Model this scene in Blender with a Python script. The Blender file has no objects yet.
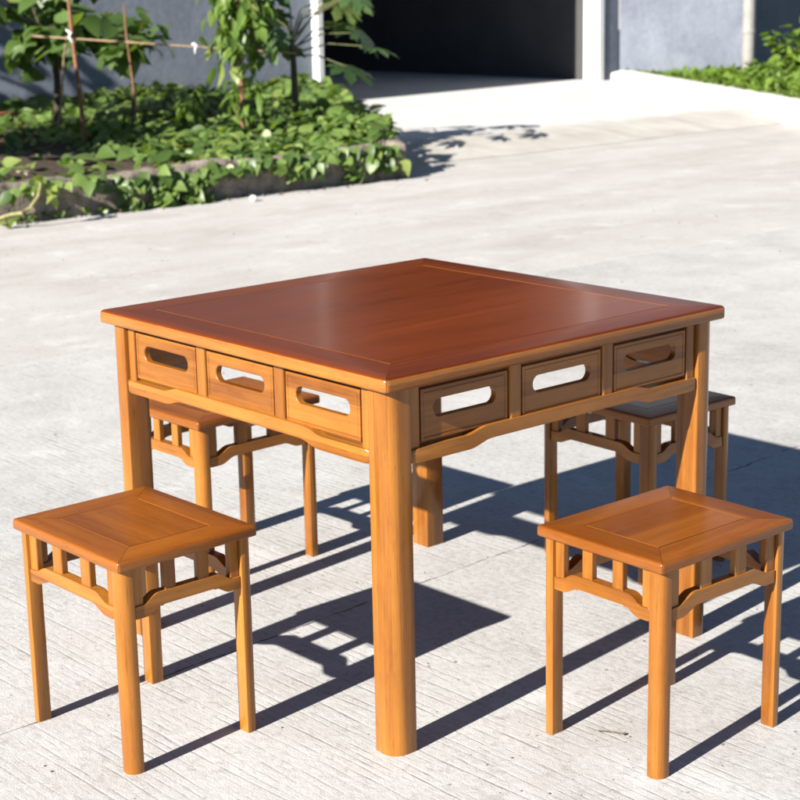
import bpy, bmesh, math, random
import numpy as np
from mathutils import Vector, Matrix
random.seed(7); rng = np.random.default_rng(7)
sc = bpy.context.scene
COL = sc.collection
PI = math.pi

# ------------------------------------------------------------------ camera
R_ = Vector((0.66370891, 0.74776934, -0.01820715)); U_ = Vector((-0.16138791, 0.16692869, 0.97267094))
F_ = Vector((-0.7303728, 0.64263195, -0.23147299)); CAM = Vector((2.79534383, -2.45971094, 1.46671876))
FPX = 1721.51; PPX, PPY = 10.292, -14.867
cd = bpy.data.cameras.new('camera'); cam = bpy.data.objects.new('camera', cd); COL.objects.link(cam)
m = Matrix.Identity(4)
for i in range(3):
    m[i][0] = R_[i]; m[i][1] = U_[i]; m[i][2] = -F_[i]; m[i][3] = CAM[i]
cam.matrix_world = m
cd.sensor_width = 36; cd.lens = 36 * FPX / 800
cd.shift_x = -PPX / 800; cd.shift_y = PPY / 800
cd.clip_start = 0.05; cd.clip_end = 600
cd.dof.use_dof = True; cd.dof.focus_distance = 3.0; cd.dof.aperture_fstop = 10.0
sc.camera = cam

def at(u, v, d):
    """world point whose forward distance is d along the sight line of a photo pixel"""
    return CAM + (F_ + R_ * ((u - 400 - PPX) / FPX) - U_ * ((v - 400 - PPY) / FPX)) * d
def on_z(u, v, z):
    d = F_ + R_ * ((u - 400 - PPX) / FPX) - U_ * ((v - 400 - PPY) / FPX)
    return CAM + d * ((z - CAM.z) / d.z)

# ------------------------------------------------------------------ light
SUN_EL = math.radians(28.1); SX, SY = 0.118, -0.993
S = Vector((SX * math.cos(SUN_EL), SY * math.cos(SUN_EL), math.sin(SUN_EL))).normalized()
w = bpy.data.worlds.new('World'); sc.world = w; w.use_nodes = True
nt = w.node_tree; bg = nt.nodes['Background']
sky = nt.nodes.new('ShaderNodeTexSky'); sky.sky_type = 'NISHITA'; sky.sun_disc = False
sky.sun_elevation = SUN_EL; sky.sun_rotation = math.atan2(SX, SY); sky.air_density = 1.0; sky.dust_density = 0.3; sky.altitude = 5000
nt.links.new(sky.outputs[0], bg.inputs[0]); bg.inputs[1].default_value = 0.05
ld = bpy.data.lights.new('sun', 'SUN'); ld.energy = 5.0; ld.angle = math.radians(0.53); ld.color = (1, .955, .89)
sun = bpy.data.objects.new('sun', ld); COL.objects.link(sun)
sun.rotation_euler = S.to_track_quat('Z', 'Y').to_euler(); sun.location = S * 30
vs = sc.view_settings
vs.view_transform = 'Standard'; vs.look = 'None'; vs.gamma = 1; vs.exposure = 1.42; vs.use_curve_mapping = False
sc.cycles.max_bounces = 8

# ------------------------------------------------------------------ node helpers
class NT:
    def __init__(s, name):
        s.m = bpy.data.materials.new(name); s.m.use_nodes = True
        s.t = s.m.node_tree; s.b = s.t.nodes['Principled BSDF']; s.out = s.t.nodes['Material Output']
    def n(s, typ, **kw):
        nd = s.t.nodes.new(typ)
        for k, v in kw.items():
            setattr(nd, k, v)
        return nd
    def l(s, a, b): s.t.links.new(a, b)
    def inp(s, sock, v):
        if hasattr(v, 'is_output') or isinstance(v, bpy.types.NodeSocket): s.l(v, sock)
        else: sock.default_value = v
    def math(s, op, a, b=0.0, c=None, clamp=False):
        nd = s.n('ShaderNodeMath', operation=op); nd.use_clamp = clamp
        s.inp(nd.inputs[0], a); s.inp(nd.inputs[1], b)
        if c is not None: s.inp(nd.inputs[2], c)
        return nd.outputs[0]
    def noise(s, vec, scale, detail=3, rough=.5, dist=0.0):
        nd = s.n('ShaderNodeTexNoise'); s.l(vec, nd.inputs['Vector'])
        nd.inputs['Scale'].default_value = scale; nd.inputs['Detail'].default_value = detail
        nd.inputs['Roughness'].default_value = rough; nd.inputs['Distortion'].default_value = dist
        return nd.outputs['Fac']
    def ramp(s, fac, pts):
        nd = s.n('ShaderNodeValToRGB'); s.l(fac, nd.inputs[0]); e = nd.color_ramp.elements
        while len(e) < len(pts): e.new(.5)
        for el, (p, c) in zip(e, pts):
            el.position = p; el.color = (c, c, c, 1) if isinstance(c, (int, float)) else (*c, 1)
        return nd.outputs['Color']
    def mix(s, fac, a, b, mode='MIX'):
        nd = s.n('ShaderNodeMix', data_type='RGBA', blend_type=mode); nd.clamp_result = False
        s.inp(nd.inputs[0], fac)
        for sock, v in ((nd.inputs[6], a), (nd.inputs[7], b)):
            if isinstance(v, tuple): sock.default_value = (*v, 1) if len(v) == 3 else v
            else: s.inp(sock, v)
        return nd.outputs[2]
    def bump(s, h, strength, dist):
        nd = s.n('ShaderNodeBump'); s.l(h, nd.inputs['Height'])
        nd.inputs['Strength'].default_value = strength; nd.inputs['Distance'].default_value = dist
        s.l(nd.outputs[0], s.b.inputs['Normal'])
    def xyz(s, vec):
        nd = s.n('ShaderNodeSeparateXYZ'); s.l(vec, nd.inputs[0]); return nd.outputs
    def comb(s, x, y, z):
        nd = s.n('ShaderNodeCombineXYZ')
        for i, v in enumerate((x, y, z)): s.inp(nd.inputs[i], v)
        return nd.outputs[0]

def wood(name, axis, dark, light, rough=.34, coat=.28, crough=.14, strip=.03, mitre=None, spec=.3):
    t = NT(name)
    o = t.n('ShaderNodeTexCoord').outputs['Object']; x, y, z = t.xyz(o)
    rnd = t.n('ShaderNodeObjectInfo').outputs['Random']
    if mitre:                       # picture-frame boards: the grain turns at the mitre
        hx, hy = mitre
        f = t.math('GREATER_THAN', t.math('SUBTRACT', t.math('ABSOLUTE', x), hx), t.math('SUBTRACT', t.math('ABSOLUTE', y), hy))
        a = t.math('ADD', t.math('MULTIPLY', y, f), t.math('MULTIPLY', x, t.math('SUBTRACT', 1.0, f)))
        b = t.math('ADD', t.math('MULTIPLY', x, f), t.math('MULTIPLY', y, t.math('SUBTRACT', 1.0, f)))
        c = z; sgn = t.math('ADD', t.math('MULTIPLY', f, 3.7), t.math('MULTIPLY', t.math('SIGN', b), 5.3))
        rnd = t.math('ADD', rnd, sgn)
    else:
        a, b, c = {'x': (x, y, z), 'y': (y, x, z), 'z': (z, x, y)}[axis]
    off = t.math('MULTIPLY', rnd, 17.0)
    a = t.math('ADD', a, off)
    v = t.comb(t.math('MULTIPLY', a, 1.6), t.math('MULTIPLY', b, 34.0), t.math('MULTIPLY', c, 34.0))
    n1 = t.noise(v, 1.0, 4, .55, .6)
    v2 = t.comb(t.math('MULTIPLY', a, 7.0), t.math('MULTIPLY', b, 300.0), t.math('MULTIPLY', c, 300.0))
    n2 = t.noise(v2, 1.0, 2, .6)
    v3 = t.comb(t.math('MULTIPLY', a, 1.3), t.math('MULTIPLY', b, 6.0), t.math('MULTIPLY', c, 6.0))
    n3 = t.noise(v3, 1.0, 2, .5)
    wn = t.n('ShaderNodeTexWhiteNoise', noise_dimensions='3D')
    t.l(t.comb(t.math('FLOOR', t.math('DIVIDE', t.math('ADD', b, .0113), strip)), t.math('FLOOR', t.math('DIVIDE', t.math('ADD', c, .0071), strip)), off), wn.inputs['Vector'])
    s = t.math('ADD', t.math('MULTIPLY', n1, .52), t.math('MULTIPLY', n2, .20))
    s = t.math('ADD', s, t.math('MULTIPLY', n3, .34))
    mott = t.noise(t.comb(t.math('MULTIPLY', a, 5.0), t.math('MULTIPLY', b, 14.0), t.math('MULTIPLY', c, 14.0)), 1.0, 4, .65, .4)
    s = t.math('ADD', s, t.math('MULTIPLY', t.math('SUBTRACT', mott, .5), .30))
    s = t.math('ADD', s, t.math('MULTIPLY', t.math('SUBTRACT', wn.outputs['Value'], .15), .22))
    col = t.ramp(s, [(.36, dark), (.86, light)])
    por = t.noise(t.comb(t.math('MULTIPLY', a, 22.0), t.math('MULTIPLY', b, 520.0), t.math('MULTIPLY', c, 520.0)), 1.0, 1, .5)
    col = t.mix(t.math('MULTIPLY', t.math('GREATER_THAN', por, .66), .30), col, tuple(q * .45 for q in dark))
    if mitre:
        jl = t.math('LESS_THAN', t.math('ABSOLUTE', t.math('SUBTRACT', t.math('SUBTRACT', t.math('ABSOLUTE', x), mitre[0]), t.math('SUBTRACT', t.math('ABSOLUTE', y), mitre[1]))), .0009)
        col = t.mix(t.math('MULTIPLY', jl, .65), col, tuple(q * .35 for q in dark))
    t.l(col, t.b.inputs['Base Color'])
    t.inp(t.b.inputs['Roughness'], t.math('ADD', rough - .06, t.math('MULTIPLY', n1, .14)))
    t.b.inputs['Specular IOR Level'].default_value = spec
    t.b.inputs['Coat Weight'].default_value = coat; t.b.inputs['Coat Roughness'].default_value = crough
    t.bump(t.math('ADD', n2, n1), .12, .0006)
    return t.m

HD, HL = (.118, .031, .0034), (.372, .147, .0215)          # honey-coloured legs and rails
RD, RL = (.080, .0135, .0014), (.158, .0300, .0032)       # dark red-brown table top
SD, SL = (.112, .026, .0030), (.275, .086, .0105)         # brown stool seats
M = {}
for ax in 'xyz': M['honey_' + ax] = wood('honey_wood_' + ax, ax, HD, HL)
M['top_frame'] = wood('table_frame_wood', 'x', RD, RL, .34, .08, .15, .05, (.49, .49), .2)
M['top_edge'] = wood('table_edge_wood', 'x', (.125, .036, .0055), (.345, .130, .0225), .34, .22, .13, .05, (.49, .49))
M['top_panel'] = wood('table_panel_wood', 'y', RD, RL, .31, .10, .12, .9, None, .2)
M['seat_frame'] = wood('seat_frame_wood', 'x', SD, SL, .36, .10, .14, .05, (.193, .160), .12)
M['seat_edge'] = wood('seat_edge_wood', 'x', (.115, .030, .0035), (.290, .098, .0140), .34, .22, .13, .05, (.193, .160))
M['seat_panel'] = wood('seat_panel_wood', 'x', SD, SL, .32, .12, .10, .06, None, .12)

def plain(name, c1, c2, scale=3.0, rough=.8, bump=.0, fine=40, spec=.3, metal=0.0):
    t = NT(name); o = t.n('ShaderNodeTexCoord').outputs['Object']
    s = t.math('ADD', t.math('MULTIPLY', t.noise(o, scale, 5, .6), .65), t.math('MULTIPLY', t.noise(o, fine, 3, .6), .35))
    t.l(t.ramp(s, [(.32, c1), (.68, c2)]), t.b.inputs['Base Color'])
    t.b.inputs['Roughness'].default_value = rough; t.b.inputs['Specular IOR Level'].default_value = spec
    t.b.inputs['Metallic'].default_value = metal
    if bump: t.bump(s, .6, bump)
    return t.m

def leafmat(name, dark, light, yellow, trans=.35):
    t = NT(name)
    a = t.n('ShaderNodeAttribute', attribute_name='leaf_tone')
    o = t.n('ShaderNodeTexCoord').outputs['Object']
    f = t.math('ADD', t.math('MULTIPLY', a.outputs['Fac'], .8), t.math('MULTIPLY', t.noise(o, 22, 2), .2))
    col = t.ramp(f, [(.1, dark), (.72, light), (.97, yellow)])
    t.l(col, t.b.inputs['Base Color']); t.b.inputs['Roughness'].default_value = .42
    t.b.inputs['Specular IOR Level'].default_value = .45
    tr = t.n('ShaderNodeBsdfTranslucent'); t.l(t.mix(1.0, col, (1.5, 1.6, .5), 'MULTIPLY'), tr.inputs[0])
    mx = t.n('ShaderNodeMixShader'); mx.inputs[0].default_value = trans
    t.l(t.b.outputs[0], mx.inputs[1]); t.l(tr.outputs[0], mx.inputs[2]); t.l(mx.outputs[0], t.out.inputs[0])
    return t.m

M['leaf_cover'] = leafmat('ground_cover_leaf', (.046, .088, .018), (.150, .225, .055), (.25, .28, .08))
M['leaf_papaya'] = leafmat('papaya_leaf', (.032, .066, .022), (.076, .130, .044), (.16, .19, .05), .25)
M['leaf_broad'] = leafmat('broad_leaf', (.040, .078, .018), (.110, .180, .046), (.18, .21, .06))
M['leaf_vine'] = leafmat('vine_leaf', (.065, .115, .016), (.125, .205, .038), (.22, .25, .07))
M['leaf_grass'] = leafmat('grass_blade', (.085, .145, .018), (.165, .255, .040), (.26, .30, .08))
M['stem'] = plain('green_stem', (.05, .06, .02), (.11, .11, .04), 20, .6)
M['bark'] = plain('brown_bark', (.035, .028, .018), (.085, .068, .042), 15, .85, .004)
M['pole'] = plain('weathered_pole', (.10, .040, .018), (.22, .10, .048), 14, .6, .001)
M['pale_pole'] = plain('pale_pole', (.20, .13, .07), (.34, .24, .14), 14, .6, .001)
M['dry'] = plain('dry_vine', (.16, .15, .06), (.30, .27, .12), 30, .7)
M['white'] = plain('white_plastic', (.62, .62, .62), (.78, .78, .78), 40, .5)
M['soil'] = plain('soil', (.030, .020, .013), (.085, .060, .040), 5, .95, .03, 60)
M['kerb_old'] = plain('old_concrete', (.085, .066, .050), (.34, .285, .235), 11, .95, .03, 70)
M['kerb_white'] = plain('white_kerb', (.46, .45, .43), (.62, .61, .58), 2, .85, .006, 60)
M['wall_blue'] = plain('blue_grey_render', (.094, .109, .137), (.172, .190, .222), 1.6, .85, .02, 14)
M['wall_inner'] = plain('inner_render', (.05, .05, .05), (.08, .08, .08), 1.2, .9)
M['pillar_white'] = plain('white_render', (.62, .61, .58), (.76, .75, .72), 2, .8, .003, 40)
M['roof'] = plain('roof_sheet', (.10, .10, .11), (.16, .16, .17), 2, .5)
M['pipe'] = plain('grey_pipe', (.20, .19, .175), (.30, .29, .27), 5, .6)
M['drive'] = plain('drive_concrete', (.44, .43, .41), (.60, .59, .57), 1.2, .9, .004, 70)
M['ramp'] = plain('ramp_concrete', (.27, .245, .205), (.46, .435, .39), 1.1, .92, .006, 45)
M['twig'] = plain('dry_twig', (.05, .04, .03), (.16, .13, .10), 90, .9)
M['petal'] = plain('cream_petal', (.42, .38, .28), (.60, .52, .36), 30, .7)
M['clay'] = plain('red_clay', (.24, .07, .03), (.34, .12, .05), 20, .8)

def concrete():
    t = NT('yard_concrete'); o = t.n('ShaderNodeTexCoord').outputs['Object']; x, y, z = t.xyz(o)
    big = t.noise(o, .55, 4, .6); mid = t.noise(o, 3.6, 5, .62); fine = t.noise(o, 55, 4, .65); grit = t.noise(o, 260, 2, .6)
    streak = t.noise(t.comb(t.math('MULTIPLY', x, .9), t.math('MULTIPLY', y, .35), 0.0), 2.2, 4, .6, .8)
    s = t.math('ADD', t.math('MULTIPLY', big, .26), t.math('MULTIPLY', mid, .26))
    s = t.math('ADD', s, t.math('MULTIPLY', fine, .30)); s = t.math('ADD', s, t.math('MULTIPLY', grit, .18))
    near = t.ramp(s, [(.32, (.235, .225, .208)), (.48, (.405, .396, .380)), (.66, (.52, .512, .495))])
    far = t.ramp(t.math('ADD', t.math('MULTIPLY', s, .55), t.math('MULTIPLY', streak, .45)),
                 [(.30, (.31, .287, .262)), (.50, (.425, .405, .382)), (.70, (.51, .495, .472))])
    wob = t.math('MULTIPLY', t.math('SUBTRACT', t.noise(o, 1.5, 3), .5), .12)
    isfar = t.math('LESS_THAN', t.math('ADD', x, wob), -3.2)
    col = t.mix(isfar, near, far)
    stain = t.ramp(t.noise(o, 2.1, 6, .68, .5), [(.50, 0.0), (.72, 1.0)])
    col = t.mix(t.math('MULTIPLY', stain, t.math('SUBTRACT', .42, t.math('MULTIPLY', isfar, .22))), col, (.30, .275, .24))
    chalk = t.ramp(t.noise(o, 3.1, 6, .7, .3), [(.56, 0.0), (.70, 1.0)])
    col = t.mix(t.math('MULTIPLY', chalk, .45), col, (.60, .59, .575))
    # broom grooves running along x, patchy
    wy = t.math('ADD', y, t.math('MULTIPLY', t.math('SUBTRACT', t.noise(t.comb(t.math('MULTIPLY', x, 1.2), t.math('MULTIPLY', y, 9.0), 0.0), 1.0, 4), .5), .055))
    ph = t.math('MULTIPLY', wy, 2 * PI / .0205)
    g = t.math('POWER', t.math('MULTIPLY', t.math('ADD', t.math('SINE', ph), 1.0), .5), 5.0)
    brk = t.noise(t.comb(t.math('MULTIPLY', x, 6.0), t.math('MULTIPLY', y, 55.0), 3.0), 1.0, 3, .6)
    g = t.math('MULTIPLY', g, t.ramp(brk, [(.44, 0.0), (.66, 1.0)]))
    patch = t.ramp(t.noise(o, 1.15, 3, .55), [(.34, .15), (.60, 1.0)])
    g = t.math('MULTIPLY', t.math('MULTIPLY', g, patch), t.math('SUBTRACT', 1.0, isfar))
    # darker tone along the groove lines, and small pits
    col = t.mix(t.math('MULTIPLY', g, .38), col, (.17, .155, .135))
    vo = t.n('ShaderNodeTexVoronoi', feature='F1'); t.l(o, vo.inputs['Vector']); vo.inputs['Scale'].default_value = 16
    pit = t.math('LESS_THAN', vo.outputs['Distance'], t.math('MULTIPLY', t.ramp(t.noise(o, 7, 2), [(.55, 0.0), (.75, .13)]), 1.0))
    col = t.mix(t.math('MULTIPLY', pit, .8), col, (.07, .06, .05))
    v2 = t.n('ShaderNodeTexVoronoi', feature='F1'); t.l(o, v2.inputs['Vector']); v2.inputs['Scale'].default_value = 62
    spk = t.math('LESS_THAN', v2.outputs['Distance'], t.math('MULTIPLY', t.ramp(t.noise(o, 31, 2), [(.54, 0.0), (.74, .30)]), 1.0))
    col = t.mix(t.math('MULTIPLY', spk, .60), col, (.10, .09, .08))
    worn = t.ramp(t.noise(o, 24, 5, .75, .6), [(.54, 0.0), (.66, 1.0)])
    col = t.mix(t.math('MULTIPLY', worn, .34), col, (.20, .185, .165))
    # shrinkage crack across the near slab
    cw = t.math('MULTIPLY', t.math('SUBTRACT', t.noise(o, 9, 4, .6), .5), .035)
    cx = t.math('ABSOLUTE', t.math('ADD', t.math('ADD', x, .215), t.math('ADD', t.math('MULTIPLY', y, .060), cw)))
    crack = t.math('LESS_THAN', cx, t.math('MULTIPLY', t.ramp(t.noise(o, 12, 3), [(.36, 0.0), (.6, .0030)]), 1.0))
    col = t.mix(t.math('MULTIPLY', crack, .85), col, (.06, .05, .045))
    # joint between the two slabs
    jx = t.math('LESS_THAN', t.math('ABSOLUTE', t.math('ADD', t.math('ADD', x, wob), 3.2)), .012)
    col = t.mix(t.math('MULTIPLY', jx, .35), col, (.5, .49, .47))
    t.l(col, t.b.inputs['Base Color']); t.b.inputs['Roughness'].default_value = .9; t.b.inputs['Specular IOR Level'].default_value = .25
    h = t.math('SUBTRACT', t.math('MULTIPLY', fine, .55), t.math('MULTIPLY', g, .36))
    h = t.math('SUBTRACT', h, t.math('MULTIPLY', crack, 1.2)); h = t.math('SUBTRACT', h, t.math('MULTIPLY', pit, .8))
    h = t.math('ADD', h, t.math('MULTIPLY', grit, .30))
    t.bump(h, .7, .0045)
    return t.m
M['yard'] = concrete()

# ------------------------------------------------------------------ object helpers
def link(name, mesh, mats, parent=None, loc=None, rz=0.0):
    o = bpy.data.objects.new(name, mesh); COL.objects.link(o)
    if not mesh.materials:
        for mm in (mats if isinstance(mats, (list, tuple)) else [mats]): mesh.materials.append(mm)
    if parent: o.parent = parent
    if loc is not None: o.location = loc
    o.rotation_euler = (0, 0, rz)
    return o
def bm_mesh(bm, name, smooth=False, ang=40):
    bmesh.ops.recalc_face_normals(bm, faces=bm.faces)
    keep = [f.smooth for f in bm.faces]
    me = bpy.data.meshes.new(name); bm.to_mesh(me); bm.free()
    if smooth:
        me.polygons.foreach_set('use_smooth', [(smooth != 'keep' or keep[i]) and p.loop_total <= 6 for i, p in enumerate(me.polygons)])
        me.set_sharp_from_angle(angle=math.radians(ang))
    return me
def tag(o, label=None, cat=None, group=None, kind=None):
    for k, v in (('label', label), ('category', cat), ('group', group), ('kind', kind)):
        if v: o[k] = v
    return o
def empty(name, loc=(0, 0, 0), rz=0.0):
    o = bpy.data.objects.new(name, None); COL.objects.link(o); o.location = loc; o.rotation_euler = (0, 0, rz)
    o.empty_display_size = .1
    return o
def copy_tree(o, parent=None):
    c = o.copy(); COL.objects.link(c)
    if parent: c.parent = parent
    for ch in o.children: copy_tree(ch, c)
    return c
def box_bm(bm, x0, x1, y0, y1, z0, z1):
    v = [bm.verts.new(p) for p in ((x0, y0, z0), (x1, y0, z0), (x1, y1, z0), (x0, y1, z0), (x0, y0, z1), (x1, y0, z1), (x1, y1, z1), (x0, y1, z1))]
    for f in ((3, 2, 1, 0), (4, 5, 6, 7), (0, 1, 5, 4), (1, 2, 6, 5), (2, 3, 7, 6), (3, 0, 4, 7)): bm.faces.new([v[i] for i in f])
    return v
def box_mesh(name, x0, x1, y0, y1, z0, z1, bev=0.0, seg=2, smooth=None):
    bm = bmesh.new(); box_bm(bm, x0, x1, y0, y1, z0, z1)
    if bev: bmesh.ops.bevel(bm, geom=bm.edges[:], offset=bev, segments=seg, affect='EDGES', profile=.5)
    return bm_mesh(bm, name, False)
def prism(name, poly, z0, z1, bev=0.0, seg=2, smooth=True):
    bm = bmesh.new()
    a = [bm.verts.new((x, y, z0)) for x, y in poly]; b = [bm.verts.new((x, y, z1)) for x, y in poly]
    n = len(poly)
    fa = bm.faces.new(a[::-1]); fb = bm.faces.new(b)
    for i in range(n): bm.faces.new((a[i], a[(i + 1) % n], b[(i + 1) % n], b[i]))
    if bev:
        es = list(fa.edges) + list(fb.edges)
        bmesh.ops.bevel(bm, geom=es, offset=bev, segments=seg, affect='EDGES', profile=.5)
    return bm_mesh(bm, name, smooth, 25)
def tube_bm(bm, pts, rads, n=8):
    pts = [Vector(p) for p in pts]; prev = None
    if not isinstance(rads, (list, tuple)): rads = [rads] * len(pts)
    ref = Vector((.31, .77, .55))
    for i, p in enumerate(pts):
        d = (pts[min(i + 1, len(pts) - 1)] - pts[max(i - 1, 0)]).normalized()
        a = d.cross(ref).normalized(); b = d.cross(a)
        ring = [bm.verts.new(p + (a * math.cos(2 * PI * k / n) + b * math.sin(2 * PI * k / n)) * rads[i]) for k in range(n)]
        if prev:
            for k in range(n): bm.faces.new((prev[k], prev[(k + 1) % n], ring[(k + 1) % n], ring[k]))
        else: bm.faces.new(ring[::-1])
        prev = ring
    bm.faces.new(prev)
def tube(name, pts, rads, n=8):
    bm = bmesh.new(); tube_bm(bm, pts, rads, n); return bm_mesh(bm, name, True, 60)

# ------------------------------------------------------------------ furniture
def leg_poly(cx, cy, wd, sx, sy, R, r):
    """square section; the corner pointing (sx, sy) is rounded with radius R, the others with r"""
    pts = []; h = wd / 2
    for qx, qy in ((1, 1), (-1, 1), (-1, -1), (1, -1)):
        rr = R if (qx, qy) == (sx, sy) else r
        n = 12 if rr == R else 3
        c = (cx + qx * (h - rr), cy + qy * (h - rr)); a0 = math.atan2(qy, qx) - PI / 4
        for k in range(n + 1):
            a = a0 + k / n * PI / 2
            pts.append((c[0] + rr * math.cos(a), c[1] + rr * math.sin(a)))
    return pts
def rrect(hx, hy, r, n=4):
    pts = []
    for qx, qy in ((1, 1), (-1, 1), (-1, -1), (1, -1)):
        a0 = math.atan2(qy, qx) - PI / 4
        for k in range(n + 1):
            a = a0 + k / n * PI / 2
            pts.append((qx * (hx - r) + r * math.cos(a), qy * (hy - r) + r * math.sin(a)))
    return pts
def frame_ring(name, hx, hy, fw, z0, z1, er, cr):
    """mitred frame of a top: rounded outer edge, open inside; slot 0 top face, slot 1 edges"""
    prof = [(er * .6, z0, 1)]
    for k in range(4): a = k / 3 * PI / 2; prof.append((er * .6 * (1 - math.sin(a)), z0 + er * .6 * (1 - math.cos(a)), 1))
    for k in range(6): a = k / 5 * PI / 2; prof.append((er * (1 - math.cos(a)), z1 - er + er * math.sin(a), 1 if k < 2 else 0))
    prof += [(fw - .0003, z1, 1), (fw, z1 - .0003, 1), (fw, z1 - .0034, 0), (fw + .006, z1 - .0034, 0), (fw + .006, z0 + .002, 1), (fw - .01, z0, 1)]
    bm = bmesh.new(); loops = []
    for ins, z, s in prof:
        c = max(.0008, cr - ins)
        loops.append([bm.verts.new((x, y, z)) for x, y in rrect(hx - ins, hy - ins, c)])
    n = len(loops[0])
    for i in range(len(loops)):
        A, B = loops[i], loops[(i + 1) % len(loops)]; s = prof[i][2]
        for k in range(n):
            f = bm.faces.new((A[k], A[(k + 1) % n], B[(k + 1) % n], B[k])); f.material_index = s; f.smooth = i < 10
    return bm_mesh(bm, name, 'keep', 35)
def panel_mesh(name, hx, hy, z0, z1):
    bm = bmesh.new(); box_bm(bm, -hx, hx, -hy, hy, z0, z1)
    for f in bm.faces:
        if abs(f.calc_center_median().z - (z0 + z1) / 2) < 1e-4: f.material_index = 1
    return bm_mesh(bm, name)
def sstep(t): t = min(1, max(0, t)); return t * t * (3 - 2 * t)
def rail_mesh(name, a, s0, s1, be, bm_, te, tm, th, bev):
    """shaped rail in (x, z), extruded in y from 0 (front) to th; ogee steps between |x| s0 and s1"""
    xs = sorted(set([-a, a] + [k * a / 26 for k in range(-25, 26)] + [q * (s0 + (s1 - s0) * k / 10) for q in (-1, 1) for k in range(11)]))
    top = [(x, te + (tm - te) * sstep((s1 - abs(x)) / (s1 - s0))) for x in xs]
    bot = [(x, be + (bm_ - be) * sstep((s1 - .010 - abs(x)) / (s1 - s0))) for x in xs]
    poly = bot + top[::-1]
    bm = bmesh.new()
    f0 = [bm.verts.new((x, 0, z)) for x, z in poly]; f1 = [bm.verts.new((x, th, z)) for x, z in poly]
    n = len(poly); A = bm.faces.new(f0); B = bm.faces.new(f1[::-1])
    for i in range(n): bm.faces.new((f0[(i + 1) % n], f0[i], f1[i], f1[(i + 1) % n]))
    bmesh.ops.bevel(bm, geom=list(A.edges), offset=bev, segments=3, affect='EDGES', profile=.5, clamp_overlap=True)
    return bm_mesh(bm, name, True, 45)
def slot_panel(name, hw, z0, z1, sl, sr, zc):
    """framed panel with a stadium slot; front at y=0; recessed field, proud rim, tongue behind"""
    N = 64; hz = (z1 - z0) / 2; zm = (z0 + z1) / 2
    st = []
    L = sl - sr
    for k in range(N):
        a = 2 * PI * k / N; c, s_ = math.cos(a), math.sin(a)
        st.append((math.copysign(L, c) * (1 if abs(c) > .02 else abs(c) / .02) + sr * c, zc - zm + sr * s_))
    def rect(hx, hy):
        out = []
        for k in range(N):
            x, y = st[k]; ax = x / hx; ay = (y - (zc - zm) * .0) / hy
            a = 2 * PI * k / N
            X = math.copysign(L, math.cos(a)) * 1.0 + .04 * math.cos(a); Y = .04 * math.sin(a)
            q = max(abs(X) / hx, abs(Y) / hy, 1e-6); out.append([X / q, Y / q])
        for qx in (-1, 1):
            for qy in (-1, 1):
                j = min(range(N), key=lambda i: (out[i][0] - qx * hx) ** 2 + (out[i][1] - qy * hy) ** 2); out[j] = [qx * hx, qy * hy]
        return [tuple(p) for p in out]
    def infl(d): return [(x + d * math.cos(2 * PI * k / N), y + d * math.sin(2 * PI * k / N)) for k, (x, y) in enumerate(st)]
    loops = [(st, .014), (st, .0015), (infl(.0015), 0.0), (rect(hw - .0105, hz - .0105), 0.0), (rect(hw - .0095, hz - .0095), .0012), (rect(hw - .0082, hz - .0082), .0012),
             (rect(hw - .0072, hz - .0072), -.0004), (rect(hw - .0026, hz - .0026), -.0004), (rect(hw - .0018, hz - .0018), .0006),
             (rect(hw - .0018, hz - .0018), .009), (rect(hw + .004, hz + .004), .009), (rect(hw + .004, hz + .004), .014)]
    bm = bmesh.new(); V = [[bm.verts.new((x, y, zz + zm)) for x, zz in lp] for lp, y in loops]
    for i in range(len(V)):
        A, B = V[i], V[(i + 1) % len(V)]
        for k in range(N): bm.faces.new((A[k], A[(k + 1) % N], B[(k + 1) % N], B[k]))
    return bm_mesh(bm, name, True, 30)

def build_table():
    root = empty('square_table', (0, 0, 0))
    H, T, h, LW = .7564, .0287, .49, .058
    of = .474; zt = H - T
    link('tabletop_frame', frame_ring('tabletop_frame', h, h, .09, zt, H, .0088, .0110), [M['top_frame'], M['top_edge']], root)
    link('tabletop_panel', panel_mesh('tabletop_panel', h - .0920, h - .0920, zt + .006, H), [M['top_panel'], M['top_edge']], root)
    c = of - LW / 2
    for sx, sy in ((-1, -1), (1, -1), (1, 1), (-1, 1)):
        link('leg', prism('table_leg', leg_poly(0, 0, LW, sx, sy, .032, .003), 0.0, zt - .0006, .002), M['honey_z'], root, (sx * c, sy * c, 0))
    inner = of - LW
    zp0, zp1 = .612, .7165
    rail = rail_mesh('table_rail', inner - .0008, .215, .275, .5775, .5895, .605, .6165, .028, .008)
    panel = slot_panel('apron_panel', .1155, zp0, zp1, .083, .0172, .673)
    div = box_mesh('apron_divider', -.0155, .0155, 0, .020, zp0 - .02, zt - .0008, .004, 2)
    stile = box_mesh('apron_stile', -.0125, .0125, 0, .020, zp0 - .02, zt - .0008, .003, 2)
    strip = box_mesh('apron_strip', -inner + .001, inner - .001, 0, .010, zp1 - .004, zt - .0010)
    for k in range(4):
        a = k * PI / 2; ca, sa = math.cos(a), math.sin(a)
        def put(nm, me, u, v, mat):
            return link(nm, me, mat, root, (ca * u + sa * v, sa * u - ca * v, 0), a)   # local (u along, -v outward)
        put('rail', rail, 0, of - .0015, M['honey_x'])
        for u in (-.269, 0, .269): put('apron_panel', panel, u, of - .0105, M['honey_x'])
        for u in (-.1345, .1345): put('apron_divider', div, u, of - .0075, M['honey_z'])
        for u in (-.4005, .4005): put('apron_stile', stile, u, of - .0085, M['honey_z'])
        put('apron_strip', strip, 0, of - .024, M['honey_x'])
    return root

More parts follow.
